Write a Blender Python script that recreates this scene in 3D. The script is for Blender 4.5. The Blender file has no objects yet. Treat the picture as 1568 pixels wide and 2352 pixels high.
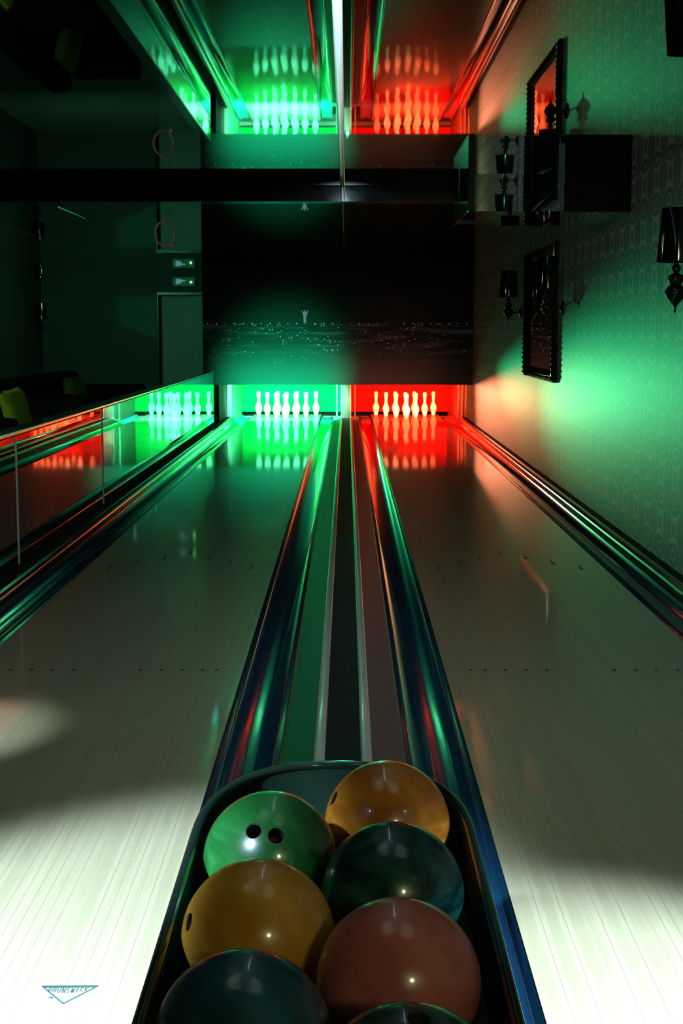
import bpy, bmesh, math, random
from mathutils import Vector, Matrix
PI = math.pi
S = bpy.context.scene
C = S.collection
random.seed(7)

# ------------------------------------------------------------------ view settings
S.view_settings.view_transform = 'Standard'
S.view_settings.look = 'None'
S.view_settings.exposure = 0.0
S.view_settings.gamma = 1.0
S.view_settings.use_curve_mapping = False
cy = S.cycles
cy.max_bounces = 16; cy.glossy_bounces = 12; cy.diffuse_bounces = 4
cy.sample_clamp_indirect = 4.0
cy.sample_clamp_direct = 0.0

# ------------------------------------------------------------------ material helpers
class NT:
    def __init__(s, name):
        s.m = bpy.data.materials.new(name); s.m.use_nodes = True
        s.t = s.m.node_tree; s.b = s.t.nodes['Principled BSDF']
    def n(s, typ, **kw):
        nd = s.t.nodes.new(typ)
        for k, v in kw.items(): setattr(nd, k, v)
        return nd
    def l(s, a, b): s.t.links.new(a, b)
    def math(s, op, a, b=None, c=None):
        nd = s.n('ShaderNodeMath', operation=op)
        for i, v in enumerate((a, b, c)):
            if v is None: continue
            if isinstance(v, (int, float)): nd.inputs[i].default_value = v
            else: s.l(v, nd.inputs[i])
        return nd.outputs[0]
    def ss(s, v, lo, hi):            # smoothstep lo->hi gives 0->1
        nd = s.n('ShaderNodeMapRange', interpolation_type='SMOOTHSTEP')
        s.l(v, nd.inputs[0])
        nd.inputs[1].default_value = lo; nd.inputs[2].default_value = hi
        return nd.outputs[0]
    def line(s, v, c, w):            # 1 where |v-c| < w, soft edge
        d = s.math('ABSOLUTE', s.math('SUBTRACT', v, c))
        return s.math('SUBTRACT', 1.0, s.ss(d, w*0.5, w))
    def mix(s, f, a, b):
        nd = s.n('ShaderNodeMix', data_type='RGBA')
        if isinstance(f, (int, float)): nd.inputs[0].default_value = f
        else: s.l(f, nd.inputs[0])
        for i, v in ((6, a), (7, b)):
            if isinstance(v, tuple): nd.inputs[i].default_value = (*v, 1) if len(v) == 3 else v
            else: s.l(v, nd.inputs[i])
        return nd.outputs[2]
    def coord(s, kind='Object'):
        return s.n('ShaderNodeTexCoord').outputs[kind]
    def xyz(s, v):
        nd = s.n('ShaderNodeSeparateXYZ'); s.l(v, nd.inputs[0]); return nd.outputs
    def mapping(s, v, scale=(1,1,1), loc=(0,0,0)):
        nd = s.n('ShaderNodeMapping'); s.l(v, nd.inputs[0])
        nd.inputs['Scale'].default_value = scale; nd.inputs['Location'].default_value = loc
        return nd.outputs[0]
    def noise(s, v, scale, detail=2, rough=0.5, dist=0.0):
        nd = s.n('ShaderNodeTexNoise'); s.l(v, nd.inputs['Vector'])
        nd.inputs['Scale'].default_value = scale; nd.inputs['Detail'].default_value = detail
        nd.inputs['Roughness'].default_value = rough; nd.inputs['Distortion'].default_value = dist
        return nd.outputs['Fac']
    def bump(s, h, strength=0.2, dist=0.01):
        nd = s.n('ShaderNodeBump'); s.l(h, nd.inputs['Height'])
        nd.inputs['Strength'].default_value = strength; nd.inputs['Distance'].default_value = dist
        return nd.outputs[0]
    def set(s, **kw):
        names = dict(color='Base Color', rough='Roughness', metal='Metallic', coat='Coat Weight', coat_rough='Coat Roughness',
                     spec='Specular IOR Level', normal='Normal', emit='Emission Color', emit_s='Emission Strength', sheen='Sheen Weight',
                     coat_normal='Coat Normal', ior='IOR')
        for k, v in kw.items():
            inp = s.b.inputs[names[k]]
            if isinstance(v, tuple): inp.default_value = (*v, 1)
            elif isinstance(v, (int, float)): inp.default_value = v
            else: s.l(v, inp)
        return s

def plain(name, color, rough=0.5, metal=0.0, coat=0.0, spec=0.5, noise=0.12, nscale=18.0, bump=0.0, **kw):
    t = NT(name)
    f = t.noise(t.coord(), nscale, 3)
    dk = tuple(c*(1-noise) for c in color); lt = tuple(min(1, c*(1+noise)) for c in color)
    t.set(color=t.mix(f, dk, lt), rough=rough, metal=metal, coat=coat, spec=spec, **kw)
    if bump: t.set(normal=t.bump(f, bump, 0.004))
    return t.m

M = {}
def mat_lane():
    t = NT('lane_boards')
    co = t.coord(); x, y, z = t.xyz(co)
    b = t.math('MULTIPLY', x, 39/1.07)
    cell = t.math('FLOOR', b); fr = t.math('FRACT', b)
    wn = t.n('ShaderNodeTexWhiteNoise', noise_dimensions='1D'); t.l(cell, wn.inputs['W'])
    grain = t.noise(t.mapping(co, (60, 1.6, 1)), 1.0, 4, 0.6, 0.4)
    fine = t.noise(t.mapping(co, (260, 5.0, 1)), 1.0, 3, 0.6)
    c = t.mix(wn.outputs[0], (0.50, 0.44, 0.27), (0.60, 0.53, 0.34))
    c = t.mix(t.math('MULTIPLY', grain, 0.45), c, (0.38, 0.31, 0.17))
    c = t.mix(t.math('MULTIPLY', t.ss(fine, 0.52, 0.75), 0.30), c, (0.28, 0.22, 0.12))
    gap = t.math('MULTIPLY', t.line(fr, 0.5, 0.045), t.ss(wn.outputs[0], 0.25, 0.6))
    c = t.mix(t.math('MULTIPLY', gap, 0.45), c, (0.14, 0.10, 0.05))
    jy = t.math('FRACT', t.math('ADD', t.math('DIVIDE', t.math('SUBTRACT', y, 3.79), 3.70), 0.5))
    joint = t.math('MULTIPLY', t.line(jy, 0.5, 0.0012), t.math('GREATER_THAN', y, 1.0))
    c = t.mix(t.math('MULTIPLY', joint, 0.5), c, (0.12, 0.09, 0.05))
    t.set(color=c, rough=0.30, spec=0.7, coat=1.0, coat_rough=0.05)
    return t.m
def mat_wallpaper():
    t = NT('retro_wallpaper')
    co = t.coord(); x, y, z = t.xyz(co)
    p, q = 0.3375, 0.275
    u = t.math('MULTIPLY', t.math('SUBTRACT', t.math('FRACT', t.math('ADD', t.math('DIVIDE', y, p), 0.90)), 0.5), p)
    v = t.math('MULTIPLY', t.math('SUBTRACT', t.math('FRACT', t.math('ADD', t.math('DIVIDE', z, q), 0.035)), 0.5), q)
    def rad(a, b):
        return t.math('SQRT', t.math('ADD', t.math('POWER', t.math('DIVIDE', u, a), 2.0), t.math('POWER', t.math('DIVIDE', v, b), 2.0)))
    au = t.math('ABSOLUTE', u); av = t.math('ABSOLUTE', v)
    r = rad(0.128, 0.068)
    r_out = rad(0.136, 0.100)
    # crescents above and below each lens
    cres = t.math('MULTIPLY', t.ss(r, 0.98, 1.04), t.math('SUBTRACT', 1.0, t.ss(r_out, 0.97, 1.03)))
    cres = t.math('MULTIPLY', cres, t.ss(av, 0.025, 0.06))
    r_mid = rad(0.130, 0.078)
    thin = t.math('MULTIPLY', t.math('MULTIPLY', t.line(r_mid, 1.0, 0.03), t.ss(av, 0.02, 0.05)), 1.0)
    rim = t.math('MULTIPLY', t.line(r, 0.93, 0.05), 0.12)
    rr = rad(0.056, 0.030)
    ring = t.line(rr, 0.92, 0.20)
    dia = t.math('MULTIPLY', t.line(rad(0.092, 0.050), 0.95, 0.08), 0.30)
    outside = t.ss(r_out, 1.0, 1.06)
    wob = t.math('ADD', 0.078, t.math('MULTIPLY', t.math('POWER', t.math('DIVIDE', av, 0.131), 3.0), -0.016))
    dd = t.math('ABSOLUTE', t.math('SUBTRACT', au, wob))
    stem = t.math('MULTIPLY', t.math('SUBTRACT', 1.0, t.ss(dd, 0.008, 0.016)), outside)
    edge = t.math('MULTIPLY', t.math('SUBTRACT', 1.0, t.ss(t.math('ABSOLUTE', t.math('SUBTRACT', au, 0.150)), 0.004, 0.010)), 0.35)
    lines = t.math('MAXIMUM', t.math('MAXIMUM', t.math('MULTIPLY', cres, 0.72), ring), t.math('MAXIMUM', t.math('MULTIPLY', stem, 1.0), t.math('MAXIMUM', dia, t.math('MAXIMUM', edge, t.math('MAXIMUM', thin, rim)))))
    inside = t.math('SUBTRACT', 1.0, t.ss(r, 0.93, 1.0))
    band = t.math('MULTIPLY', t.math('SUBTRACT', 1.0, t.ss(au, 0.07, 0.085)), outside)
    cloud = t.noise(co, 3.0, 3); speck = t.noise(co, 60.0, 3)
    base = t.mix(cloud, (0.20, 0.21, 0.18), (0.27, 0.28, 0.24))
    base = t.mix(t.math('MULTIPLY', inside, 0.35), base, (0.16, 0.17, 0.145))
    base = t.mix(t.math('MULTIPLY', band, 0.35), base, (0.42, 0.43, 0.38))
    base = t.mix(t.math('MULTIPLY', t.ss(speck, 0.5, 0.75), 0.3), base, (0.24, 0.25, 0.21))
    c = t.mix(t.math('MULTIPLY', lines, 0.95), base, (0.84, 0.86, 0.80))
    t.set(color=c, rough=0.5, spec=0.3, normal=t.bump(lines, 0.12, 0.002))
    return t.m
def mat_mural():
    t = NT('night_mural')
    co = t.coord(); x, y, z = t.xyz(co)
    vor = t.n('ShaderNodeTexVoronoi', feature='F1'); vor.inputs['Scale'].default_value = 1.0
    t.l(t.mapping(co, (26, 1, 52)), vor.inputs['Vector'])
    d = vor.outputs['Distance']; cr = t.xyz(vor.outputs['Color'])
    dens = t.math('MULTIPLY', t.math('SUBTRACT', 1.0, t.ss(z, 1.425, 1.435)), t.ss(z, 0.75, 1.42))
    clus = t.ss(t.noise(t.mapping(co, (2.2, 1, 5)), 1.0, 3, 0.6), 0.38, 0.72)
    gate = t.math('LESS_THAN', cr[0], t.math('MULTIPLY', dens, t.math('MULTIPLY', clus, 0.75)))
    dot = t.math('MULTIPLY', t.math('SUBTRACT', 1.0, t.ss(d, 0.10, 0.33)), gate)
    # the row of lamps along the horizon
    hx = t.math('SUBTRACT', t.math('FRACT', t.math('MULTIPLY', x, 8.0)), 0.5)
    hz = t.math('MULTIPLY', t.math('SUBTRACT', z, 1.435), 8.0)
    hd = t.math('SQRT', t.math('ADD', t.math('POWER', hx, 2.0), t.math('POWER', hz, 2.0)))
    hn = t.noise(t.mapping(co, (4, 1, 1)), 1.0, 2)
    hor = t.math('MULTIPLY', t.math('SUBTRACT', 1.0, t.ss(hd, 0.03, 0.085)), t.ss(hn, 0.30, 0.55))
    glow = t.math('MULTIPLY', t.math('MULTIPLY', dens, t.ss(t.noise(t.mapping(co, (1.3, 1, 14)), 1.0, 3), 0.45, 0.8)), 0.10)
    base = t.mix(t.ss(z, 0.55, 1.3), (0.10, 0.105, 0.10), (0.014, 0.018, 0.019))  # foot of the print lightened in place of the glow from below
    f = t.math('MAXIMUM', dot, t.math('MAXIMUM', hor, glow))
    c = t.mix(f, base, (0.85, 0.92, 0.95))
    t.set(color=c, rough=0.55, spec=0.25, emit=t.mix(f, (0,0,0), (0.55,0.85,0.95)), emit_s=0.10)  # printed city lights made to glow faintly by themselves
    return t.m
def mat_wavy(name, color, rough, scale, strength, coat=0.0, dist=0.01):
    t = NT(name)
    co = t.coord()
    w = t.noise(t.mapping(co, (9, 1.4, 9)), scale, 2)
    t.set(color=t.mix(t.noise(co, 12, 3), tuple(c*0.85 for c in color), tuple(c*1.15 for c in color)), rough=rough, coat=coat, coat_rough=rough,
          normal=t.bump(w, strength, dist))
    return t.m
def mat_ball(name, a, b, rough=0.16, scale=5.0):
    t = NT(name)
    co = t.coord()
    w = t.noise(t.mapping(co, (1, 1, 2.2)), scale, 4, 0.55, 1.6)
    t.set(color=t.mix(t.ss(w, 0.35, 0.70), a, b), rough=rough+0.12, coat=0.5, coat_rough=rough*0.5, spec=0.35)
    return t.m
def mat_emit(name, color, s):
    t = NT(name)
    f = t.noise(t.coord(), 8, 2)
    t.set(color=(0.02, 0.02, 0.02), emit=t.mix(f, tuple(c*0.9 for c in color), color), emit_s=s)
    return t.m
def mat_brushed():
    t = NT('brushed_black')
    co = t.coord()
    g = t.noise(t.mapping(co, (220, 3, 1)), 1.0, 3)
    t.set(color=t.mix(g, (0.003, 0.004, 0.005), (0.012, 0.014, 0.018)), rough=t.math('ADD', 0.5, t.math('MULTIPLY', g, 0.2)), spec=0.25, normal=t.bump(g, 0.25, 0.002))
    return t.m

M['lane'] = mat_lane()
M['deck'] = plain('pin_deck_board', (0.06, 0.065, 0.05), 0.4, spec=0.3, coat=1.0, coat_rough=0.04)  # boards darkened here to offset the strong pin lamp light
M['wallpaper'] = mat_wallpaper()
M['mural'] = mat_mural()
M['gutter'] = mat_wavy('gutter_plastic', (0.007, 0.040, 0.085), 0.08, 1.0, 0.10, 0.25, 0.012)
M['ledge'] = mat_wavy('ledge_plastic', (0.006, 0.008, 0.009), 0.12, 1.0, 0.16, 0.5, 0.012)
M['capping'] = plain('capping_grey', (0.10, 0.10, 0.10), 0.38)
M['capping_green_lit'] = plain('capping_green_lit', (0.016, 0.15, 0.065), 0.38)  # green light on the left capping put into its colour
M['capping_brown'] = plain('capping_brown', (0.11, 0.090, 0.082), 0.38)
M['bead'] = plain('white_bead', (0.62, 0.62, 0.60), 0.22, coat=0.4)
M['strip'] = mat_brushed()
M['ceil_mirror'] = plain('ceiling_mirror', (0.52, 0.56, 0.56), 0.018, 1.0, noise=0.02)
M['mirror'] = plain('wall_mirror', (0.66, 0.70, 0.69), 0.008, 1.0, noise=0.02)
M['box_mirror'] = plain('bulkhead_mirror', (0.55, 0.62, 0.64), 0.010, 1.0, noise=0.02)
M['chrome'] = plain('polished_metal', (0.85, 0.87, 0.88), 0.16, 1.0, noise=0.03)
M['black_gloss'] = plain('black_gloss', (0.004, 0.004, 0.005), 0.08, coat=0.6, spec=0.6)
M['black_satin'] = plain('black_satin', (0.008, 0.008, 0.009), 0.35)
M['black_matt'] = plain('black_matt', (0.006, 0.006, 0.006), 0.75, spec=0.2)
M['lounge_wall'] = plain('lounge_wall', (0.05, 0.055, 0.048), 0.8, nscale=30, bump=0.05)
M['lounge_side'] = plain('lounge_side_wall', (0.03, 0.024, 0.018), 0.8)
M['door'] = plain('door_paint', (0.26, 0.28, 0.24), 0.6)
M['approach'] = plain('approach_floor', (0.22, 0.17, 0.11), 0.35, coat=0.3)
M['underfloor'] = plain('underfloor', (0.01, 0.01, 0.01), 0.8)
M['pin'] = plain('pin_plastic', (0.86, 0.86, 0.84), 0.25, coat=0.3, noise=0.03)
M['green_lit_panel'] = plain('green_lit_curtain', (0.0006, 0.10, 0.017), 0.9, spec=0.0)  # green of the pit light put into the cloth colour
M['red_lit_panel'] = plain('red_lit_curtain', (0.60, 0.010, 0.010), 0.9, spec=0.0)  # red pit light taken into the curtain's own colour
M['kick'] = plain('kickback_board', (0.012, 0.014, 0.012), 0.5)
M['kick_green_lit'] = plain('kickback_green_lit', (0.008, 0.10, 0.045), 0.5)  # the pit's green light mixed into the board colour
M['kick_red_lit'] = plain('kickback_red_lit', (0.14, 0.014, 0.007), 0.5)  # red light from the pit tinted into the board
M['tray'] = plain('tray_plastic', (0.002, 0.010, 0.005), 0.6, spec=0.12)
M['tray_rim'] = plain('tray_rim', (0.004, 0.010, 0.007), 0.16, coat=0.3)
M['hole'] = plain('hole_black', (0.01, 0.008, 0.006), 0.6)
M['mark'] = plain('mark_ink', (0.03, 0.022, 0.015), 0.5)
M['logo'] = plain('logo_ink', (0.06, 0.12, 0.115), 0.5)
M['sofa'] = plain('sofa_velvet', (0.006, 0.010, 0.011), 0.8, spec=0.2)
M['lime'] = plain('lime_cushion', (0.38, 0.72, 0.05), 0.85, nscale=120, bump=0.3)
M['olive'] = plain('olive_cushion', (0.13, 0.30, 0.04), 0.85, nscale=120, bump=0.3)
M['copper'] = plain('copper_cable', (0.85, 0.46, 0.38), 0.4)
M['statue'] = mat_emit('statue_print', (0.30, 0.55, 0.60), 0.30)  # printed figure made to glow, though it is only a print
M['box_grey'] = plain('sign_housing', (0.12, 0.34, 0.36), 0.5)
M['sign_fig'] = mat_emit('sign_figure', (0.22, 0.62, 0.60), 0.35)
M['led'] = mat_emit('led_green', (0.15, 1.0, 0.12), 2.6)

# ------------------------------------------------------------------ mesh helpers
def link(name, me, m, parent=None, loc=None, smooth=None):
    o = bpy.data.objects.new(name, me); C.objects.link(o)
    if m is not None:
        me.materials.append(M[m] if isinstance(m, str) else m)
    if parent is not None: o.parent = parent
    if loc is not None: o.location = loc
    return o
def fin(bm, name, m, parent=None, loc=None, smooth=False, angle=40):
    bmesh.ops.recalc_face_normals(bm, faces=bm.faces)
    me = bpy.data.meshes.new(name); bm.to_mesh(me); bm.free()
    if smooth:
        for p in me.polygons: p.use_smooth = True
        if hasattr(me, 'set_sharp_from_angle'): me.set_sharp_from_angle(angle=math.radians(angle))
    return link(name, me, m, parent, loc)
def add_box(bm, x0, x1, y0, y1, z0, z1, bev=0.0, seg=2):
    vs = [bm.verts.new((x, y, z)) for x in (x0, x1) for y in (y0, y1) for z in (z0, z1)]
    fs = [bm.faces.new([vs[i] for i in q]) for q in ((0,1,3,2),(4,6,7,5),(0,4,5,1),(2,3,7,6),(0,2,6,4),(1,5,7,3))]
    if bev > 0:
        es = list({e for f in fs for e in f.edges})
        bmesh.ops.bevel(bm, geom=es, offset=bev, segments=seg, affect='EDGES', profile=0.6)
def box(name, m, x0, x1, y0, y1, z0, z1, parent=None, bev=0.0, seg=2, loc=None):
    bm = bmesh.new(); add_box(bm, x0, x1, y0, y1, z0, z1, bev, seg)
    return fin(bm, name, m, parent, loc, smooth=bev > 0)
def add_extrude_y(bm, pts, y0, y1, n=1):
    rings = []
    for k in range(n+1):
        y = y0 + (y1-y0)*k/n
        rings.append([bm.verts.new((x, y, z)) for x, z in pts])
    N = len(pts)
    for k in range(n):
        for i in range(N):
            bm.faces.new((rings[k][i], rings[k][(i+1) % N], rings[k+1][(i+1) % N], rings[k+1][i]))
    bm.faces.new(rings[0]); bm.faces.new(list(reversed(rings[-1])))
def extr(name, m, pts, y0, y1, parent=None, n=1, smooth=True, angle=35, loc=None):
    bm = bmesh.new(); add_extrude_y(bm, pts, y0, y1, n)
    return fin(bm, name, m, parent, loc, smooth, angle)
def add_lathe(bm, prof, seg=32, M4=None):
    rings = []
    for r, z in prof:
        if r < 1e-6: rings.append([bm.verts.new((0, 0, z))])
        else: rings.append([bm.verts.new((r*math.cos(2*PI*i/seg), r*math.sin(2*PI*i/seg), z)) for i in range(seg)])
    new = [v for R in rings for v in R]
    for a, b in zip(rings, rings[1:]):
        for i in range(seg):
            j = (i+1) % seg
            if len(a) == 1 and len(b) == 1: continue
            if len(a) == 1: bm.faces.new((a[0], b[i], b[j]))
            elif len(b) == 1: bm.faces.new((a[i], b[0], a[j]))
            else: bm.faces.new((a[i], b[i], b[j], a[j]))
    if M4 is not None: bmesh.ops.transform(bm, matrix=M4, verts=new)
def lathe(name, m, prof, seg=32, parent=None, loc=None, M4=None, angle=50):
    bm = bmesh.new(); add_lathe(bm, prof, seg, M4)
    return fin(bm, name, m, parent, loc, True, angle)
def add_tube(bm, pts, r, seg=8, closed=False):
    P = [Vector(p) for p in pts]; n = len(P); rings = []
    up = Vector((0, 0, 1))
    for i in range(n):
        if closed: d = P[(i+1) % n] - P[i-1]
        else: d = P[min(i+1, n-1)] - P[max(i-1, 0)]
        d.normalize()
        a = d.cross(up)
        if a.length < 1e-4: a = d.cross(Vector((1, 0, 0)))
        a.normalize(); b = d.cross(a)
        rings.append([bm.verts.new(P[i] + a*r*math.cos(2*PI*k/seg) + b*r*math.sin(2*PI*k/seg)) for k in range(seg)])
    for i in range(n if closed else n-1):
        A, B = rings[i], rings[(i+1) % n]
        for k in range(seg): bm.faces.new((A[k], A[(k+1) % seg], B[(k+1) % seg], B[k]))
    if not closed:
        bm.faces.new(rings[0]); bm.faces.new(list(reversed(rings[-1])))
def tube(name, m, pts, r, seg=8, closed=False, parent=None, loc=None):
    bm = bmesh.new(); add_tube(bm, pts, r, seg, closed)
    return fin(bm, name, m, parent, loc, True, 60)
def thing(name, label, cat, loc=(0,0,0), group=None):
    o = bpy.data.objects.new(name, None); C.objects.link(o); o.location = loc
    o.empty_display_size = 0.1
    return tag(o, label, cat, group)
def tag(o, label, cat, group=None):
    o['label'] = label; o['category'] = cat
    if group: o['group'] = group
    return o
def struct(o, label=None, cat=None):
    o['kind'] = 'structure'
    if label: o['label'] = label
    if cat: o['category'] = cat
    return o
def copy_tree(o, parent=None):
    c = o.copy(); C.objects.link(c)
    if parent is not None: c.parent = parent
    for ch in [x for x in C.objects if x.parent == o]: copy_tree(ch, c)
    return c

# ------------------------------------------------------------------ dimensions
H = 2.305              # mirrored ceiling
XW = 1.78              # papered wall on the right
XM = -1.79             # face of the mirrored partition on the left
Y0, YB = -4.0, 24.2    # wall behind the camera, wall at the far end
YL, YD = 2.62, 22.95   # lane start, end of the pin deck
LI, LO = 0.40, 1.47    # lane edges
YM = 20.07             # face of the masking unit
ZM = 0.582             # its lower edge
XL = -5.13             # lounge side wall

# ------------------------------------------------------------------ setting
bm = bmesh.new()
add_box(bm, XL, XW, Y0, 2.60, -0.12, 0.0)
fl = struct(fin(bm, 'floor', 'approach'), 'brown wooden approach floor under the ball rack', 'floor')
bm = bmesh.new(); add_box(bm, XL, XM-0.12, 2.60, YB, -0.12, 0.0)
struct(fin(bm, 'floor_lounge', 'approach'), 'dark floor of the lounge beyond the mirrored partition', 'floor')
bm = bmesh.new(); add_box(bm, XM-0.12, XW, 2.60, YB, -0.26, -0.16)
struct(fin(bm, 'floor_under_lanes', 'underfloor'), 'black sub floor below the lanes and gutters', 'floor')
struct(box('ceiling', 'ceil_mirror', XL-0.1, XW+0.1, Y0, YB+0.5, H, H+0.08), 'dark mirrored ceiling reflecting the lanes', 'ceiling')
struct(box('wall_right', 'wallpaper', XW, XW+0.1, Y0, YB, -0.26, H), 'wall papered in a raised retro pattern of lenses and stripes', 'wall')
struct(box('wall_left', 'lounge_side', XL-0.1, XL, Y0, YB, -0.12, H), 'dark brown side wall of the lounge', 'wall')
struct(box('wall_front', 'lounge_side', XL, XW, Y0-0.1, Y0, -0.12, H), 'dark wall behind the approach', 'wall')
bm = bmesh.new()
DX0, DX1, DZ = -3.16, -1.95, 1.93
add_box(bm, XL, DX0, YB, YB+0.1, -0.12, H)
add_box(bm, DX0, DX1, YB, YB+0.1, DZ, H)
add_box(bm, DX1, XW, YB, YB+0.1, -0.26, H)
struct(fin(bm, 'wall_back', 'lounge_wall'), 'grey green wall at the far end of the lounge', 'wall')
bm = bmesh.new()
add_box(bm, -1.87, -1.805, YM+0.20, 20.80, -0.16, H); add_box(bm, -1.87, -1.805, 20.80, 21.5, -0.16, 0.62)
add_box(bm, -1.87, -1.805, 20.80, 21.5, 1.36, H); add_box(bm, -1.87, -1.805, 21.5, 23.9, -0.16, H)
struct(fin(bm, 'wall_light_stop', 'black_matt'), 'added black board that holds the pit light back from the lounge', 'wall')  # board added to keep the pit light from flooding the lounge
dr = struct(box('door_1', 'door', DX0+0.002, DX1-0.002, YB+0.22, YB+0.27, -0.1, DZ), 'pale door in a recess beside the black masking panel', 'door')
bm = bmesh.new()
add_box(bm, DX0-0.02, DX0, YB-0.02, YB+0.22, -0.0, DZ+0.05); add_box(bm, DX0, DX1, YB-0.02, YB+0.22, DZ, DZ+0.05)
struct(fin(bm, 'door_frame', 'black_satin', dr))

# black beam across the ceiling and the mirrored bulkhead on its right
struct(box('trim_1', 'black_gloss', XL, 0.76, 9.74, 9.90, 2.197, H, bev=0.0), 'glossy black beam across the mirrored ceiling', 'beam')
tilt = math.tan(math.radians(0.95))
bm = bmesh.new()
bx0, bx1, by0, by1, bz0 = 0.765, XW-0.002, 9.04, 10.26, 2.075
hh = H-bz0
v = [bm.verts.new(p) for p in ((bx0, by0, bz0), (bx1, by0, bz0), (bx1, by1, bz0), (bx0, by1, bz0), (bx0, by0+hh*tilt, H), (bx1, by0+hh*tilt, H), (bx1, by1, H), (bx0, by1, H))]
for q in ((0,1,5,4),(1,2,6,5),(2,3,7,6),(3,0,4,7),(0,3,2,1),(4,5,6,7)): bm.faces.new([v[i] for i in q])
bulk = struct(fin(bm, 'trim_2', 'box_mirror'), 'mirror clad box under the ceiling against the papered wall', 'bulkhead')
bm = bmesh.new()
v = [bm.verts.new(p) for p in ((1.365, by0-0.008, bz0-0.004), (bx1+0.001, by0-0.008, bz0-0.004), (bx1+0.001, by0+hh*tilt-0.008, H), (1.365, by0+hh*tilt-0.008, H))]
w_ = [bm.verts.new((q.co.x, q.co.y+0.0075, q.co.z)) for q in v]
bm.faces.new(v); bm.faces.new(list(reversed(w_)))
for i in range(4): bm.faces.new((v[i], v[(i+1) % 4], w_[(i+1) % 4], w_[i]))
fin(bm, 'black_panel', 'black_matt', bulk)['kind'] = 'structure'
box('edge_trim', 'chrome', bx0-0.003, bx0+0.003, by0, by1, bz0-0.004, bz0+0.002, bulk)['kind'] = 'structure'
# metal seams between the ceiling mirror panels
def ceil_seam(n, x, y0, y1, r, lab, m='chrome'):
    pts = [(x + r*math.cos(a), H - 0.001 - 0.6*r*math.sin(a)) for a in [PI*k/10 for k in range(11)]]
    struct(extr('trim_%d' % n, m, pts, y0, y1, angle=70), lab, 'trim')
ceil_seam(3, -0.018, 0.5, 9.73, 0.016, 'white joint strip along the middle of the mirrored ceiling', 'bead')
ceil_seam(4, -0.018, 9.91, 20.0, 0.006, 'thin joint of the ceiling mirrors between beam and mural')
ceil_seam(5, -2.27, 11.4, 12.6, 0.008, 'short bright joint strip on the lounge ceiling')
ceil_seam(6, -3.20, 11.0, 20.5, 0.004, 'thin faint joint on the lounge ceiling')

# ------------------------------------------------------------------ lanes
def flat_poly(bm, pts, z0, z1):
    a = [bm.verts.new((x, y, z0)) for x, y in pts]; b = [bm.verts.new((x, y, z1)) for x, y in pts]
    bm.faces.new(list(reversed(a))); bm.faces.new(b)
    for i in range(len(pts)):
        j = (i+1) % len(pts); bm.faces.new((a[i], a[j], b[j], b[i]))
def make_lane(sx, label):
    cx = sx*(LI+LO)/2
    root = thing('bowling_lane', label, 'bowling lane', (cx, YL, 0), 'bowling lanes')
    w = (LO-LI)/2
    surf = box('lane_surface', 'lane', -w, w, 0, 20.42-YL, -0.10, 0, root)
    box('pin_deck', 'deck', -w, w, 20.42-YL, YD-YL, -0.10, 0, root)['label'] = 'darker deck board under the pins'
    for k in range(-3, 4):
        bm = bmesh.new()
        yy = 8.55 - abs(k)*0.185 - YL; xx = k*0.1345
        flat_poly(bm, [(xx-0.014, yy-0.10), (xx, yy-0.055), (xx+0.014, yy-0.10), (xx, yy+0.10)], 0.0, 0.0006)
        fin(bm, 'arrow', 'mark', root)
    for off in (0.105, 0.160, 0.241, 0.323, 0.405, 0.673, 0.756, 0.839, 0.923):
        bm = bmesh.new(); xx = sx*(-w+off) ; yy = 5.52-YL
        flat_poly(bm, [(xx+0.008*math.cos(a), yy+0.014*math.sin(a)) for a in [2*PI*i/14 for i in range(14)]], 0.0, 0.0006)
        fin(bm, 'dot', 'mark', root)
    return root
lane_l = make_lane(-1, 'pale maple lane running to the green lit pins')
lane_r = make_lane(1, 'pale maple lane running to the red lit pins beside the papered wall')

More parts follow.
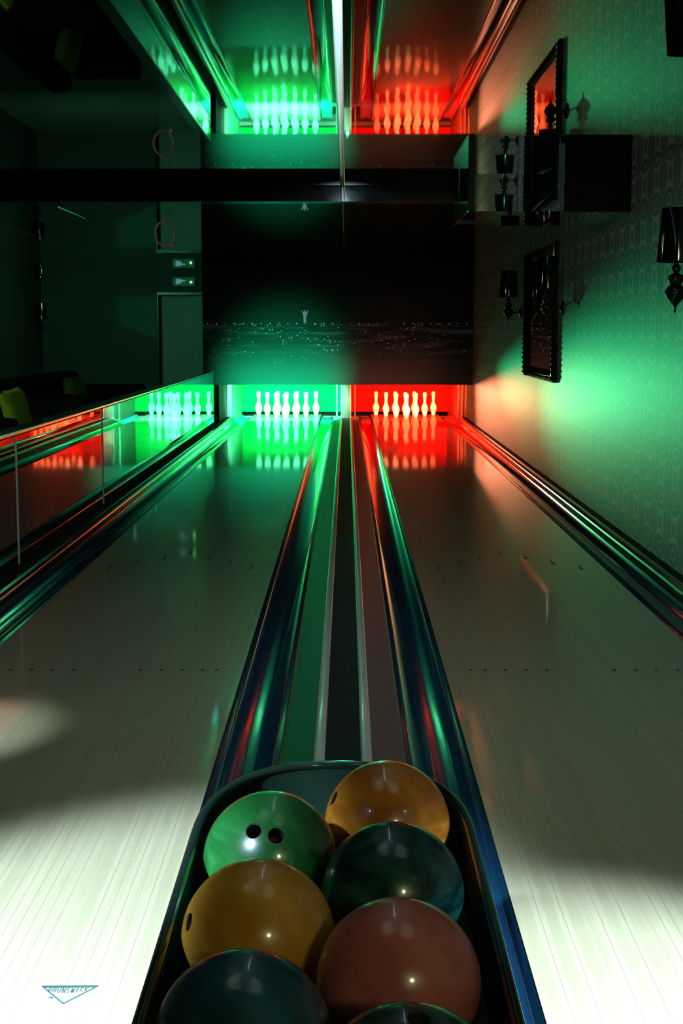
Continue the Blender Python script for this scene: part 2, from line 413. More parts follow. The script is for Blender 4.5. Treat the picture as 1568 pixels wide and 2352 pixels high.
# triangular maker's mark printed on the left lane
def seg_bar(bm, a, b, w, z0=0.0, z1=0.0007):
    a, b = Vector(a), Vector(b); d = (b-a).normalized(); n = Vector((-d.y, d.x))*w*0.5
    flat_poly(bm, [tuple(a-n), tuple(b-n), tuple(b+n), tuple(a+n)], z0, z1)
def make_logo():
    import itertools
    bm = bmesh.new()
    # outline of a triangle pointing to the player (the floor is seen along y)
    A, B, Cc = (-0.057, 0.036), (0.057, 0.038), (0.001, -0.040)
    for p, q in ((A, B), (B, Cc), (Cc, A)): seg_bar(bm, p, q, 0.004)
    seg_bar(bm, (-0.052, 0.032), (0.052, 0.034), 0.007)
    strokes = {'B': [((0,0),(0,1)),((0,1),(.7,.9)),((.7,.9),(.6,.5)),((.6,.5),(0,.5)),((.6,.5),(.75,.1)),((.75,.1),(0,0))],
               'R': [((0,0),(0,1)),((0,1),(.7,.85)),((.7,.85),(.6,.5)),((.6,.5),(0,.5)),((.3,.5),(.8,0))],
               'U': [((0,1),(0,.15)),((0,.15),(.35,0)),((.35,0),(.7,.15)),((.7,.15),(.7,1))],
               'N': [((0,0),(0,1)),((0,1),(.7,0)),((.7,0),(.7,1))],
               'S': [((.7,.9),(.1,.95)),((.1,.95),(0,.6)),((0,.6),(.7,.4)),((.7,.4),(.6,.05)),((.6,.05),(0,.1))],
               'W': [((0,1),(.2,0)),((.2,0),(.4,.7)),((.4,.7),(.6,0)),((.6,0),(.8,1))],
               'I': [((.3,0),(.3,1))], 'C': [((.7,.9),(.1,.95)),((.1,.95),(0,.1)),((0,.1),(.7,.05))],
               'K': [((0,0),(0,1)),((.7,1),(0,.5)),((0,.5),(.7,0))]}
    x = -0.040
    for ch, h in zip('BRUNSWICK', (0.030, 0.034, 0.038, 0.040, 0.040, 0.038, 0.034, 0.030, 0.026)):
        for (a, b) in strokes[ch]:
            seg_bar(bm, (x+a[0]*0.0075, 0.029-0.55*h+a[1]*h*0.55), (x+b[0]*0.0075, 0.029-0.55*h+b[1]*h*0.55), 0.0016)
        x += 0.0092
    seg_bar(bm, (-0.033, -0.012), (-0.025, -0.016), 0.005)
    o = fin(bm, 'printed_logo', 'logo', lane_l)
    return o
logo = make_logo()

# gutters
def gutter_pts(a, b, depth, th=0.012, e=0.5):
    n = 18; top = []
    for k in range(n+1):
        t = k/n
        top.append((a+(b-a)*t, -0.003 - depth*(max(0, math.sin(PI*t))**e)))
    bot = [(x, min(z-th, -0.02)) for x, z in reversed(top)]
    return top + bot
for (a, b, lab) in ((-LI+0.002, -0.202, 'black plastic gutter along the inner edge of the green lit lane'),
                    (0.202, LI-0.002, 'black plastic gutter along the inner edge of the red lit lane'),
                    (-1.672, -LO-0.002, 'black gutter between the green lit lane and the mirrored partition'),
                    (LO+0.002, 1.672, 'black gutter between the red lit lane and the papered wall')):
    lo, hi = min(a, b), max(a, b)
    g = extr('gutter', 'gutter', gutter_pts(lo, hi, 0.055), YL, 23.0, n=1, angle=50)
    tag(g, lab, 'gutter', 'lane gutters')

# side ledges
def make_ledge(sg, xi, xo, label):
    root = thing('side_ledge', label, 'ledge', (sg*xi, YL, 0), 'side ledges')
    pts = [(0.0, -0.10), (0.0, 0.025)]
    for k in range(1, 9):
        a = PI - (PI/2)*k/8
        pts.append((0.036+0.036*math.cos(a), 0.025+0.036*math.sin(a)))
    pts += [(0.046, 0.061), (0.046, -0.10)]
    extr('nose', 'ledge', [(sg*x, z) for x, z in pts], 0, 21.3-YL, root, angle=40)['label'] = 'glossy black rounded nose'
    w = xo-xi
    extr('top_board', 'black_matt', [(sg*x, z) for x, z in ((0.0465, -0.10), (0.0465, 0.058), (w, 0.058), (w, -0.10))], 0, 21.3-YL, root, smooth=False)['label'] = 'dull black flat board'
    return root
make_ledge(1, 1.674, XW-0.001, 'glossy black rounded ledge along the foot of the papered wall')
make_ledge(-1, 1.674, -XM-0.001, 'glossy black rounded ledge along the foot of the mirrored partition')

# divider between the lanes
dv = thing('lane_divider', 'raised divider with black strip and white edges between the two lanes', 'lane divider', (0, YL, 0))
extr('center_strip', 'strip', [(-0.054, -0.10), (0.054, -0.10), (0.054, 0.032), (-0.054, 0.032)], 0.02, 21.42-YL, dv, smooth=False)['label'] = 'black brushed middle strip'
for s in (-1, 1):
    pts = [(s*(0.0725 + 0.0185*math.copysign(abs(math.cos(a))**0.55, math.cos(a))), 0.028 + 0.020*math.sin(a)**0.55) for a in [PI*k/14 for k in range(15)]]
    pts += [(s*0.0542, -0.10), (s*0.0908, -0.10)]
    extr('edge_bead', 'bead', pts, 0.02, 21.42-YL, dv, angle=50)['label'] = 'white rounded edge'
    pts = [(s*0.0912, -0.10), (s*0.0912, 0.024), (s*0.190, 0.004), (s*0.2015, -0.006), (s*0.2015, -0.10)]
    extr('capping', 'capping_green_lit' if s < 0 else 'capping_brown', pts, 0.02, 21.42-YL, dv, angle=20)['label'] = 'green lit sloping capping board' if s < 0 else 'brownish grey sloping capping board'

# ------------------------------------------------------------------ mirrored partition on the left
pt = thing('mirror_partition', 'low partition clad in mirror panels along the green lit lane', 'partition', (XM, YL, 0))
box('core', 'black_satin', -0.10, -0.012, 0, 19.30-YL, 0.0, 0.775, pt)
edges = [0.0, 7.72-YL-2.75, 7.72-YL, 10.46-YL, 13.2-YL, 15.95-YL, 19.30-YL]
for i, (a, b) in enumerate(zip(edges, edges[1:])):
    if b-a < 0.02: continue
    pan = box('mirror_panel', 'mirror', -0.010, 0.0, a+0.004, b-0.004, 0.062, 0.765, pt)
for e in edges[2:4]:
    pts = []
    bm = bmesh.new(); add_tube(bm, [(0.0005, e, 0.062), (0.0005, e, 0.765)], 0.0055, 8)
    fin(bm, 'joint_strip', 'bead', pt, smooth=True)
extr('top_rail', 'chrome', [(-0.112, 0.775), (0.004, 0.775), (0.004, 0.786), (-0.001, 0.791), (-0.107, 0.791), (-0.112, 0.786)], 0, 19.30-YL, pt, angle=30)['label'] = 'polished metal top rail'

# ------------------------------------------------------------------ masking unit with night mural
mk = thing('masking_unit', 'black masking panel above the pins printed with a night city', 'masking unit', (0, YM, ZM))
MX0, MX1 = -2.005, XW-0.003
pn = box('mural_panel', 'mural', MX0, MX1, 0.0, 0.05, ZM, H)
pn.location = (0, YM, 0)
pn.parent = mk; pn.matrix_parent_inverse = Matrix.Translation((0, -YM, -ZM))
bm = bmesh.new()
# small pale figure on the horizon
def fig(cx, z0):
    flat = [(-0.016, 0), (0.016, 0), (0.020, 0.075), (0.026, 0.125), (0.052, 0.170), (0.046, 0.180), (0.018, 0.150), (0.010, 0.160), (0.010, 0.185), (-0.006, 0.185), (-0.008, 0.160), (-0.016, 0.150), (-0.038, 0.178), (-0.046, 0.170), (-0.024, 0.120), (-0.018, 0.06)]
    a = [bm.verts.new((cx+x, -0.0006, z0+z)) for x, z in flat]; b = [bm.verts.new((cx+x, 0.0006, z0+z)) for x, z in flat]
    bm.faces.new(a); bm.faces.new(list(reversed(b)))
    for i in range(len(flat)):
        j = (i+1) % len(flat); bm.faces.new((a[i], a[j], b[j], b[i]))
fig(-0.575, 1.44-ZM)
fg = fin(bm, 'printed_figure', 'statue', mk); fg['label'] = 'small pale standing figure with raised arms'

# ------------------------------------------------------------------ kickbacks, curtains
def kick(label, x0, x1, y0, z1, m, trims, face=None):
    r = thing('kickback', label, 'kickback', ((x0+x1)/2, y0, -0.16), 'kickbacks beside the pins')
    ox, oy, oz = r.location
    box('board', m, x0-ox, x1-ox, 0, 23.75-oy, 0, z1-oz, r)
    for (a, b, c, y) in trims:
        box('edge_trim', c, a-ox, b-ox, y-oy, y+0.02-oy, 0.10, z1-oz, r, bev=0.004)
    return r
kick('narrow dark post between the green and red pin pits', -0.060, 0.060, 21.45, 1.30, 'kick',
     [(-0.078, -0.062, 'capping', 21.43), (0.062, 0.078, 'capping', 21.43), (-0.150, -0.125, 'kick_green_lit', 21.6), (0.125, 0.150, 'kick_red_lit', 21.6)])
kick('green lit side board left of the green pins', -1.80, -1.735, 21.6, 1.30, 'kick_green_lit', [(-1.80, -1.74, 'kick', 21.55)])
kick('red lit side board right of the red pins', 1.69, 1.775, 21.6, 1.30, 'kick_red_lit', [(1.70, 1.725, 'kick', 21.56), (1.75, 1.774, 'black_satin', 21.36)])
def curtain(x0, x1, m, label):
    bm = bmesh.new(); n = 60
    for k in range(n+1):
        x = x0+(x1-x0)*k/n; w = 0.004*math.sin(k*1.9)
        for (y, z) in ((23.70+w, 0.0), (23.70+w*0.4, 1.15)): bm.verts.new((x, y, z))
        for (y, z) in ((23.715+w, 0.0), (23.715+w*0.4, 1.15)): bm.verts.new((x, y, z))
    bm.verts.ensure_lookup_table()
    for k in range(n):
        a, b = 4*k, 4*(k+1)
        for q in ((0, 1), (3, 2), (2, 0), (1, 3)):
            bm.faces.new((bm.verts[a+q[0]], bm.verts[a+q[1]], bm.verts[b+q[1]], bm.verts[b+q[0]]))
    o = fin(bm, 'pit_curtain', m, smooth=True); tag(o, label, 'curtain', 'pit curtains')
curtain(-1.73, -0.065, 'green_lit_panel', 'green lit curtain behind the green pins')
curtain(0.065, 1.685, 'red_lit_panel', 'red lit curtain behind the red pins')

# unseen black slab added over both pits to stop stray light
tag(box('pit_light_cover', 'black_matt', -1.80, XW-0.004, YM+0.06, 23.9, 1.30, 1.36), 'black slab added behind the mural panel to hold in the pit light', 'light blocking slab')
# ------------------------------------------------------------------ pins
IN = 0.0254
PINP = [(0.0, 0.0), (1.00, 0.0), (1.015, 0.10), (1.21, 0.75), (1.565, 2.25), (1.91, 3.375), (2.06, 4.0), (2.1, 4.5), (2.06, 5.1), (1.90, 5.875), (1.60, 6.7), (1.24, 7.25), (1.05, 8.0), (0.95, 8.625),
        (0.90, 9.375), (0.92, 10.0), (0.98, 10.875), (1.10, 11.75), (1.20, 12.6), (1.27, 13.5), (1.24, 14.0), (1.10, 14.45), (0.85, 14.75), (0.45, 14.94), (0.0, 15.0)]
pin0 = None
PINPOS = [(0, 0), (-6, 1), (6, 1), (-12, 2), (0, 2), (12, 2), (-18, 3), (-6, 3), (6, 3), (18, 3)]
WHERE = ['at the front point of the triangle', 'in the second row, on its left', 'in the second row, on its right', 'at the left end of the third row', 'in the middle of the third row',
         'at the right end of the third row', 'at the left end of the back row', 'second from the left in the back row', 'second from the right in the back row', 'at the right end of the back row']
for s, colr in ((-1, 'green'), (1, 'red')):
    for (px, row), wh in zip(PINPOS, WHERE):
        if pin0 is None:
            o = pin0 = lathe('bowling_pin', 'pin', [(r*IN, z*IN) for r, z in PINP], 28, angle=80)
        else:
            o = pin0.copy(); C.objects.link(o)
        o.location = (s*0.935+px*IN, 21.93+row*0.264, 0.0)
        tag(o, 'white pin under %s light %s' % (colr, wh), 'bowling pin', 'pins standing on the %s lit deck' % colr)

# pin machines holding the next set of pins, seen mirrored in the lanes
for s, colr in ((-1, 'green'), (1, 'red')):
    mc = thing('pin_machine', 'dark pin machine plate hanging above the %s lit deck' % colr, 'pin machine', (s*0.935, 22.35, 1.0), 'pin machines')
    box('plate', 'black_matt', -0.60, 0.60, -0.55, 0.55, 0.047, 0.075, mc)
    for sx in (-0.5, 0.5):
        tube('hanger_rod', 'black_satin', [(sx, 0, 0.075), (sx, 0, 0.30)], 0.015, 10, parent=mc)
    for px, row in PINPOS:
        o = bpy.data.objects.new('held_pin', pin0.data); C.objects.link(o); o.parent = mc
        o.location = (px*IN, 21.93-22.35+row*0.264, -0.335)

# ------------------------------------------------------------------ sconces on the papered wall
def make_sconce(label):
    r = thing('wall_sconce', label, 'wall lamp', (0, 0, 0), 'black wall sconces')
    # local frame: wall plane is x = 0, lamp body at x = -0.132, z = 0 at the arm
    bx = -0.132
    T = Matrix.Translation((bx, 0, 0))
    prof = [(0.0, -0.098), (0.005, -0.096), (0.007, -0.088), (0.004, -0.078), (0.006, -0.070), (0.012, -0.060), (0.026, -0.045), (0.042, -0.025), (0.051, -0.004), (0.052, 0.010), (0.046, 0.026), (0.030, 0.037),
            (0.027, 0.044), (0.034, 0.052), (0.037, 0.068), (0.039, 0.080), (0.034, 0.088), (0.018, 0.094), (0.013, 0.100), (0.018, 0.106), (0.022, 0.116), (0.021, 0.128), (0.013, 0.138), (0.011, 0.146), (0.017, 0.152), (0.010, 0.160), (0.009, 0.185), (0.0, 0.186)]
    lathe('lamp_body', 'black_gloss', prof, 36, r, M4=T, angle=60)
    sh = [(0.095, 0.155), (0.0945, 0.150), (0.097, 0.150), (0.0975, 0.157), (0.0775, 0.415), (0.0755, 0.415), (0.095, 0.157)]
    bm = bmesh.new(); seg = 40
    rings = [[bm.verts.new((q*math.cos(2*PI*i/seg)+bx, q*math.sin(2*PI*i/seg), z)) for i in range(seg)] for q, z in sh]
    for k in range(len(rings)):
        A, B = rings[k], rings[(k+1) % len(rings)]
        for i in range(seg): bm.faces.new((A[i], A[(i+1) % seg], B[(i+1) % seg], B[i]))
    for a in (0, 2*PI/3, 4*PI/3):
        add_tube(bm, [(bx+0.008*math.cos(a), 0.008*math.sin(a), 0.180), (bx+0.0945*math.cos(a), 0.0945*math.sin(a), 0.180)], 0.0018, 6)
    s = fin(bm, 'lamp_shade', 'black_gloss', r, smooth=True, angle=40); s['label'] = 'shiny black tapered shade'
    tube('arm', 'black_gloss', [(bx+0.03, 0, 0.0), (bx+0.06, 0, -0.006), (-0.05, 0, -0.004), (-0.012, 0, 0.0)], 0.0075, 10, parent=r)
    prof = [(0.0, -0.03), (0.012, -0.03), (0.022, -0.022), (0.046, -0.014), (0.052, -0.006), (0.052, -0.0005), (0.0, -0.0005)]
    R4 = Matrix.Rotation(PI/2, 4, 'Y')
    lathe('wall_plate', 'black_gloss', prof, 32, r, M4=Matrix.Diagonal((1, 1, 1.25, 1)) @ R4, angle=50)
    return r
sc0 = make_sconce('black baroque wall sconce just beyond the framed mirror, nearest to the mural')
sc0.location = (XW-0.0005, 14.55, 1.522)
def more_sconce(y, label, x=XW-0.0005, z=1.522, rot=0):
    c = copy_tree(sc0); c.location = (x, y, z); c.rotation_euler.z = rot; c['label'] = label
    return c
more_sconce(11.75, 'black baroque wall sconce standing before the near edge of the framed mirror')
more_sconce(7.17, 'large near black baroque sconce cut by the edge of the photo')
more_sconce(3.0, 'black sconce on the papered wall beside the lane start, seen in the bulkhead mirror')
more_sconce(23.55, 'small dark sconce in the far corner of the lounge', XL+0.0005, 1.37, PI)

# ------------------------------------------------------------------ framed mirrors
def frame_mirror(y0, y1, z0, z1, label):
    r = thing('framed_mirror', label, 'mirror', (XW, (y0+y1)/2, (z0+z1)/2), 'framed mirrors on the papered wall')
    hy, hz, w, d = (y1-y0)/2, (z1-z0)/2, 0.105, 0.05
    bm = bmesh.new()
    prof = [(0.0, 0.0), (0.0, -0.030), (0.010, -0.040), (0.020, -0.034), (0.030, -0.048), (0.052, -0.050), (0.066, -0.036), (0.078, -0.030), (0.090, -0.024), (w, -0.012), (w, 0.0)]
    loops = []
    for (o, x) in prof:
        loops.append([bm.verts.new((x, sy*(hy-o), sz*(hz-o))) for sy, sz in ((-1,-1),(1,-1),(1,1),(-1,1))])
    for A, B in zip(loops, loops[1:]):
        for i in range(4): bm.faces.new((A[i], A[(i+1) % 4], B[(i+1) % 4], B[i]))
    for i in range(4): bm.faces.new((loops[0][i], loops[-1][i], loops[-1][(i+1) % 4], loops[0][(i+1) % 4]))
    # carved beads along the mouldings, part of the frame
    def beads(off, x, sp, rad):
        a, b = hy-off, hz-off
        def put(yy, zz):
            M4 = Matrix.Translation((x, yy, zz)) @ Matrix.Diagonal((1, 1, 1, 1))
            bmesh.ops.create_icosphere(bm, subdivisions=1, radius=rad, matrix=M4)
        n = int(2*a/sp)
        for k in range(n+1):
            for s in (-1, 1): put(-a+2*a*k/n, s*b)
        n = int(2*b/sp)
        for k in range(1, n):
            for s in (-1, 1): put(s*a, -b+2*b*k/n)
    beads(0.024, -0.034, 0.016, 0.0045); beads(0.078, -0.030, 0.018, 0.0065); beads(0.041, -0.050, 0.045, 0.012)
    fin(bm, 'frame', 'black_gloss', r, smooth=True, angle=35)['label'] = 'carved shiny black frame'
    box('mirror_glass', 'mirror', -0.014, -0.008, -hy+0.095, hy-0.095, -hz+0.095, hz-0.095, r)
    return r
frame_mirror(12.03, 14.02, 0.90, 2.08, 'tall black carved framed mirror on the papered wall behind the sconces')
frame_mirror(3.9, 5.9, 0.90, 2.08, 'black carved framed mirror nearer the approach, seen in the bulkhead mirror')

# ------------------------------------------------------------------ ball rack
RX, RHALF, RY, RLEN = -0.0105, 0.232, 2.26, 0.385
def u_path(off, n=40):
    """plan outline of the rack: straight sides, rounded far end (inset by off)"""
    pts = [(RX-RHALF+off, 0.95)]
    for k in range(n+1):
        a = PI - PI*k/n; e = 2/2.35
        cxx = math.copysign(abs(math.cos(a))**e, math.cos(a)); syy = abs(math.sin(a))**e
        pts.append((RX+(RHALF-off)*cxx, RY+(RLEN-off)*syy))
    pts.append((RX+RHALF-off, 0.95))
    return pts
rk = thing('ball_rack', 'black ball return tray full of bowling balls at the head of the lanes', 'ball rack', (RX, 1.7, 0))
def place(o): o.matrix_parent_inverse = Matrix.Translation((-RX, -1.7, 0)); return o
bm = bmesh.new()
secs = [(0.006, 0.30), (0.000, 0.34), (0.0, 0.500), (0.002, 0.508), (0.008, 0.508), (0.010, 0.500), (0.011, 0.383), (0.03, 0.30)]
loops = [[bm.verts.new((x, y, z)) for x, y in u_path(o)] for o, z in secs]
for A, B in zip(loops, loops[1:]+loops[:1]):
    for i in range(len(A)-1): bm.faces.new((A[i], A[i+1], B[i+1], B[i]))
bm.faces.new([L[0] for L in loops]); bm.faces.new([L[-1] for L in reversed(loops)])
place(fin(bm, 'tray_wall', 'tray', rk, smooth=True, angle=50))
bm = bmesh.new()
add_tube(bm, [(x, y, 0.510) for x, y in u_path(0.004)], 0.0085, 10)
place(fin(bm, 'rim', 'tray_rim', rk, smooth=True, angle=60))
bm = bmesh.new()
P = u_path(0.012)
flat_poly(bm, list(reversed(P)), 0.350, 0.381)
place(fin(bm, 'tray_floor', 'tray', rk))
place(box('pedestal', 'black_satin', RX-0.14, RX+0.14, 1.1, 2.2, 0.0, 0.350, rk, bev=0.02))
place(box('front_wall', 'tray', RX-RHALF, RX+RHALF, 0.93, 0.95, 0.30, 0.505, rk, bev=0.004))

# ------------------------------------------------------------------ balls
BR = 0.1079
def px_dir(px, py):      # direction through a pixel of the photograph, for aiming the finger holes
    x, y, f = px-784.0, 1176.0-py, 3267.0
    th, yw = math.radians(7.26), math.radians(0.21)
    v = Vector((x, f*math.cos(th)+y*math.sin(th), y*math.cos(th)-f*math.sin(th)))
    v = Matrix.Rotation(yw, 3, 'Z') @ v
    return v.normalized()
CAMLOC = Vector((0.011, 0.0, 1.335))
def on_ball(c, px, py):
    d = px_dir(px, py); oc = CAMLOC - c
    b = oc.dot(d); q = oc.dot(oc)-BR*BR; disc = max(0.0, b*b-q)
    return ((CAMLOC + d*(-b-math.sqrt(disc))) - c).normalized()
def ball(x, y, z, mat, label, holes):
    c = Vector((x, y, z))
    bm = bmesh.new(); bmesh.ops.create_uvsphere(bm, u_segments=96, v_segments=64, radius=BR)
    o = fin(bm, 'bowling_ball', mat, loc=c, smooth=True, angle=180)
    for p in o.data.polygons: p.use_smooth = True
    tag(o, label, 'bowling ball', 'balls in the rack')
    if holes:
        cut = bmesh.new()
        for d, r in holes:
            q = d.to_track_quat('Z', 'Y').to_matrix().to_4x4()
            bmesh.ops.create_cone(cut, cap_ends=True, segments=28, radius1=r, radius2=r, depth=0.09, matrix=q @ Matrix.Translation((0, 0, BR)))
        co = fin(cut, 'cutter_tmp', 'hole', loc=c)
        mod = o.modifiers.new('holes', 'BOOLEAN'); mod.object = co; mod.operation = 'DIFFERENCE'; mod.solver = 'EXACT'
        bpy.context.view_layer.update()
        dg = bpy.context.evaluated_depsgraph_get()
        me = bpy.data.meshes.new_from_object(o.evaluated_get(dg))
        o.modifiers.clear(); o.data = me
        me.set_sharp_from_angle(angle=math.radians(50))
        bpy.data.objects.remove(co)
        for d, r in holes:
            q = d.to_track_quat('Z', 'Y').to_matrix().to_4x4()
            bm = bmesh.new()
            add_lathe(bm, [(0.0, BR-0.040), (r-0.0012, BR-0.040), (r-0.0008, BR-0.003), (r-0.0002, BR-0.003), (r-0.0002, BR-0.0405), (0.0, BR-0.0405)], 24, q)
            fin(bm, 'finger_hole', 'hole', o, smooth=True, angle=40)
    return o
BM = {
 'green': mat_ball('ball_green', (0.005, 0.055, 0.010), (0.014, 0.11, 0.024)),
 'orange': mat_ball('ball_orange', (0.40, 0.11, 0.008), (0.66, 0.26, 0.03)),
 'teal': mat_ball('ball_teal', (0.002, 0.020, 0.018), (0.010, 0.085, 0.070), scale=6.5),
 'yellow': mat_ball('ball_yellow', (0.42, 0.18, 0.014), (0.66, 0.33, 0.04), scale=3.5),
 'pink': mat_ball('ball_pink', (0.36, 0.085, 0.07), (0.50, 0.15, 0.12), scale=4),
 'blue': mat_ball('ball_blue', (0.004, 0.032, 0.050), (0.010, 0.10, 0.14), scale=4),
 'grey': mat_ball('ball_grey', (0.010, 0.022, 0.022), (0.035, 0.075, 0.070), scale=6),
}
BZ = 0.381+BR+0.0005
def b_at(x, y): return Vector((x, y, BZ))
c = b_at(-0.112, 2.207); ball(*c, BM['green'], 'green ball with two finger holes at the far left of the rack', [(on_ball(c, 582, 1908), 0.0128), (on_ball(c, 634, 1919), 0.0128)])
c = b_at(0.081, 2.372); ball(*c, BM['orange'], 'orange marbled ball at the far right end of the rack', [(on_ball(c, 765, 1833), 0.0128)])
c = b_at(0.081, 2.063); ball(*c, BM['teal'], 'dark teal marbled ball between the orange and the pink ball', [])
c = b_at(-0.113, 1.908); ball(*c, BM['yellow'], 'amber yellow ball between the green and the dark blue ball', [(on_ball(c, 431, 2118), 0.0128)])
c = b_at(0.079, 1.770); ball(*c, BM['pink'], 'dusky pink ball on the right of the rack below the teal ball', [])
c = b_at(-0.113, 1.611); ball(*c, BM['blue'], 'dark blue ball at the near left of the rack', [])
c = b_at(0.081, 1.475); ball(*c, BM['grey'], 'dark grey green ball at the bottom edge of the photo', [(on_ball(c, 962, 2340), 0.0128)])

# ------------------------------------------------------------------ lounge: sofas, cushions, cable, signs
def sofa(y0, y1, label):
    r = thing('sofa', label, 'sofa', (-2.45, (y0+y1)/2, 0), 'lounge sofas')
    hy = (y1-y0)/2
    box('seat', 'sofa', -0.25, 0.40, -hy+0.33, hy-0.33, 0.10, 0.46, r, bev=0.05, seg=3)
    box('backrest', 'sofa', -0.50, -0.27, -hy+0.02, hy-0.02, 0.10, 0.93, r, bev=0.07, seg=4)
    for s in (-1, 1):
        box('armrest', 'sofa', -0.245, 0.42, min(s*hy, s*(hy-0.31)), max(s*hy, s*(hy-0.31)), 0.10, 0.80, r, bev=0.07, seg=4)
    for sx in (-0.4, 0.3):
        for s in (-1, 1):
            box('foot', 'black_satin', sx-0.03, sx+0.03, s*(hy-0.15)-0.03, s*(hy-0.15)+0.03, 0, 0.11, r)
    return r
sofa(8.6, 11.55, 'dark velvet sofa holding the lime cushion behind the partition')
sofa(11.9, 14.6, 'dark velvet sofa farther along the lounge with an olive cushion')
def cushion(x, y, z, w, h, m, label, rx):
    bm = bmesh.new(); n = 14
    for side in (1, -1):
        grid = []
        for i in range(n+1):
            row = []
            for j in range(n+1):
                u, v = 2*i/n-1, 2*j/n-1
                pinch = 1-0.07*(u*u*(1-v*v)+v*v*(1-u*u))*1.0
                t = 0.060*((1-u**6)*(1-v**6))**0.6
                row.append(bm.verts.new((side*t, u*w/2*(1-0.04*(1-v*v)*u*u), v*h/2*(1-0.04*(1-u*u)*v*v))))
            grid.append(row)
        for i in range(n):
            for j in range(n): bm.faces.new((grid[i][j], grid[i+1][j], grid[i+1][j+1], grid[i][j+1]))
    bmesh.ops.remove_doubles(bm, verts=bm.verts, dist=0.0005)
    o = fin(bm, 'cushion', m, loc=(x, y, z), smooth=True, angle=80)
    o.rotation_euler = (rx, math.radians(-14), 0)
    tag(o, label, 'cushion', 'lounge cushions')
cushion(-2.47, 10.72, 0.70, 0.56, 0.42, 'lime', 'lime green square cushion leaning on the near sofa', 0.03)
cushion(-2.50, 13.30, 0.70, 0.70, 0.44, 'olive', 'dark olive cushion on the farther sofa', -0.02)

# coil of copper cable hanging from the ceiling behind the beam
cc = thing('cable_coil', 'coil of reddish cable hanging from the ceiling behind the beam', 'cable', (-1.245, 9.98, 2.0))
pts = []
for k in range(241):
    a = 2*PI*k/40; w = 1+0.05*math.sin(a*0.37+1)+0.03*math.sin(a*1.7)
    pts.append((0.066*w*math.cos(a), 0.006*math.sin(a*0.31), 0.084*w*math.sin(a)))
tube('coil', 'copper', pts, 0.0032, 6, parent=cc)
tube('hanging_lead', 'copper', [(0.01, 0, 0.085), (0.035, 0, 0.13), (0.03, 0, 0.20), (0.012, 0, 0.262), (0.005, 0, H-2.0+0.001)], 0.0032, 6, parent=cc)
bm = bmesh.new(); add_box(bm, 0.040, 0.062, -0.008, 0.012, -0.092, -0.074); fin(bm, 'plug', 'bead', cc)
tube('tie', 'bead', [(0.0, 0.0, 0.072), (0.004, -0.012, 0.084), (0.008, 0.0, 0.098), (0.004, 0.012, 0.084)], 0.003, 6, closed=True, parent=cc)

# emergency light on the far wall
em = thing('emergency_light', 'small emergency light with green indicator above the far door', 'emergency light', (-2.72, YB, 2.155))
box('housing', 'box_grey', -0.19, 0.19, -0.06, -0.001, -0.075, 0.075, em, bev=0.01)
bm = bmesh.new()
for q in ([(-0.135, -0.045), (-0.06, -0.04), (-0.03, 0.0), (0.02, 0.005), (0.03, 0.025), (-0.04, 0.03), (-0.06, 0.045), (-0.135, 0.04)],):
    a = [bm.verts.new((x, -0.0605, z)) for x, z in q]; b = [bm.verts.new((x, -0.0635, z)) for x, z in q]
    bm.faces.new(a); bm.faces.new(list(reversed(b)))
    for i in range(len(q)): bm.faces.new((a[i], a[(i+1) % len(q)], b[(i+1) % len(q)], b[i]))
fin(bm, 'sign_panel', 'sign_fig', em)['label'] = 'pale blue lit pictogram'
lathe('indicator', 'led', [(0.0, 0.0), (0.022, 0.0), (0.020, 0.010), (0.012, 0.016), (0.0, 0.018)], 20, em, M4=Matrix.Translation((0.12, -0.060, -0.01)) @ Matrix.Rotation(PI/2, 4, 'X'))['label'] = 'glowing green lamp'
# ceiling spotlight in the lounge corner
cs = thing('ceiling_spotlight', 'little black spotlight under the ceiling in the far lounge corner', 'spotlight', (-4.98, 23.55, H))
lathe('base', 'black_gloss', [(0.0, -0.001), (0.045, -0.001), (0.045, -0.02), (0.0, -0.022)], 20, cs)
tube('stem', 'black_gloss', [(0, 0, -0.02), (0, 0, -0.06)], 0.008, 8, parent=cs)
lathe('head', 'black_gloss', [(0.0, 0.0), (0.035, 0.0), (0.045, -0.03), (0.045, -0.085), (0.038, -0.09), (0.0, -0.07)], 20, cs, M4=Matrix.Translation((0, 0, -0.055)) @ Matrix.Rotation(0.5, 4, 'Y'))

# ------------------------------------------------------------------ lights
def light(name, typ, loc, target, energy, color, **kw):
    L = bpy.data.lights.new(name, typ); L.energy = energy; L.color = color
    for k, v in kw.items(): setattr(L, k, v)
    o = bpy.data.objects.new(name, L); C.objects.link(o); o.location = loc
    d = Vector(target)-Vector(loc)
    o.rotation_euler = d.to_track_quat('-Z', 'Y').to_euler()
    return o
# pin lamps behind the masking unit
light('green_pin_lamp', 'AREA', (-0.935, 20.45, 0.66), (-0.935, 22.5, -0.10), 950, (0.13, 1.0, 0.46), shape='RECTANGLE', size=1.2, size_y=0.08, spread=math.radians(52))
light('red_pin_lamp', 'AREA', (0.935, 20.45, 0.66), (0.935, 22.5, -0.10), 190, (1.0, 0.085, 0.022), shape='RECTANGLE', size=1.2, size_y=0.08, spread=math.radians(52))
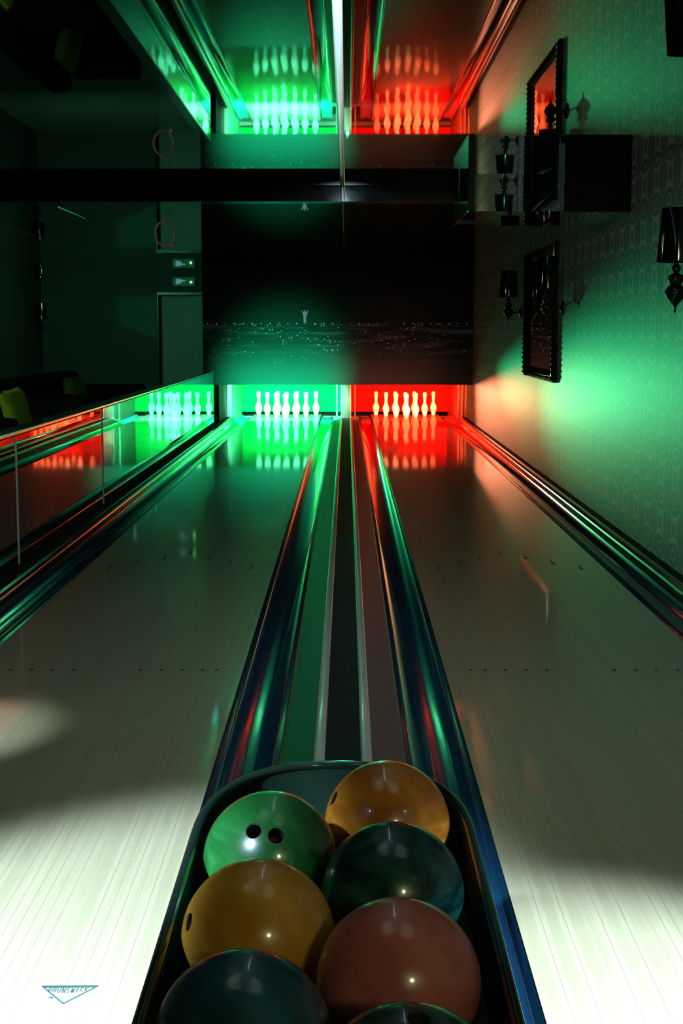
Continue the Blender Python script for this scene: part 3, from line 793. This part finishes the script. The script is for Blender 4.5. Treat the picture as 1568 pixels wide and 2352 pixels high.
# unseen coloured spots added at the post to light the papered wall
light('green_wall_fill', 'SPOT', (0.02, 21.38, 0.40), (1.78, 4.2, 0.85), 1000, (0.02, 1.0, 0.38), spot_size=math.radians(13.6), spot_blend=1.0, shadow_soft_size=0.04)
light('green_wall_fill', 'SPOT', (0.02, 21.38, 0.44), (1.78, 12.2, 1.9), 260, (0.02, 1.0, 0.36), spot_size=math.radians(25), spot_blend=1.0, shadow_soft_size=0.04)
light('lounge_fill', 'AREA', (-3.6, 20.6, 2.2), (-3.4, 24.2, 1.1), 16, (0.16, 1.0, 0.55), shape='DISK', size=0.4)  # unseen green fill added for the far lounge wall
light('lounge_fill', 'AREA', (-3.9, 9.0, 2.25), (-2.5, 10.8, 0.6), 8, (0.75, 1.0, 0.6), shape='DISK', size=0.3)  # unseen fill added to lift the near sofa and cushion
light('red_wall_fill', 'SPOT', (0.03, 21.38, 0.53), (1.78, 17.9, 0.53), 750, (1.0, 0.27, 0.13), spot_size=math.radians(46), spot_blend=1.0, shadow_soft_size=0.06)  # unseen spot added for the red glow low on the papered wall
# unseen spots added at gutter height to give the mural its glow
for x, y, tx, e, c in ((-0.30, 18.3, -0.75, 230, (0.01, 1.0, 0.42)), (-1.56, 18.3, -1.0, 230, (0.01, 1.0, 0.42)), (0.30, 18.3, 0.5, 30, (1.0, 0.25, 0.15))):
    light('mural_fill', 'SPOT', (x, y, 0.0), (tx, YM, 0.66), e*1.5, c, spot_size=math.radians(58), spot_blend=1.0, shadow_soft_size=0.03)
# approach lamps under the ceiling behind the rack
light('approach_lamp', 'SPOT', (-1.5, 0.6, 2.25), (-0.58, 2.62, 0.0), 3000, (0.56, 0.79, 1.0), spot_size=math.radians(31), spot_blend=0.55, shadow_soft_size=0.06)
light('approach_lamp', 'SPOT', (1.6, 0.5, 2.25), (0.72, 2.2, 0.0), 3000, (0.57, 0.79, 1.0), spot_size=math.radians(31), spot_blend=0.55, shadow_soft_size=0.06)
light('lane_spot', 'SPOT', (-1.6, 2.4, 2.25), (-1.26, 4.62, 0.0), 600, (0.68, 0.88, 1.0), spot_size=math.radians(12), spot_blend=0.9, shadow_soft_size=0.05)
light('strip_fill', 'SPOT', (-0.018, 0.5, 1.65), (-0.018, 4.2, 2.33), 15000, (0.62, 0.92, 1.0), spot_size=math.radians(13), spot_blend=0.8, shadow_soft_size=0.02)  # unseen spot added to brighten the white ceiling strip
light('room_fill', 'AREA', (1.2, -1.6, 2.25), (0.5, 4.0, 0.0), 25, (0.90, 0.94, 0.50), shape='DISK', size=0.35)  # unseen fill added behind the camera as the room's ambient light
w = bpy.data.worlds.new('room_dark'); S.world = w; w.use_nodes = True
w.node_tree.nodes['Background'].inputs[0].default_value = (0.004, 0.008, 0.007, 1)
w.node_tree.nodes['Background'].inputs[1].default_value = 0.0

# ------------------------------------------------------------------ camera
cam = bpy.data.cameras.new('camera'); co = bpy.data.objects.new('camera', cam); C.objects.link(co)
co.location = CAMLOC
co.rotation_euler = (math.radians(90-7.26), 0, math.radians(0.21))
cam.sensor_fit = 'AUTO'; cam.sensor_width = 36.0; cam.lens = 50.0
cam.clip_start = 0.05; cam.clip_end = 100
S.camera = co

# the printed mark sits on the left lane near its start
logo.location = (-0.556+0.935, 2.735-YL, 0)
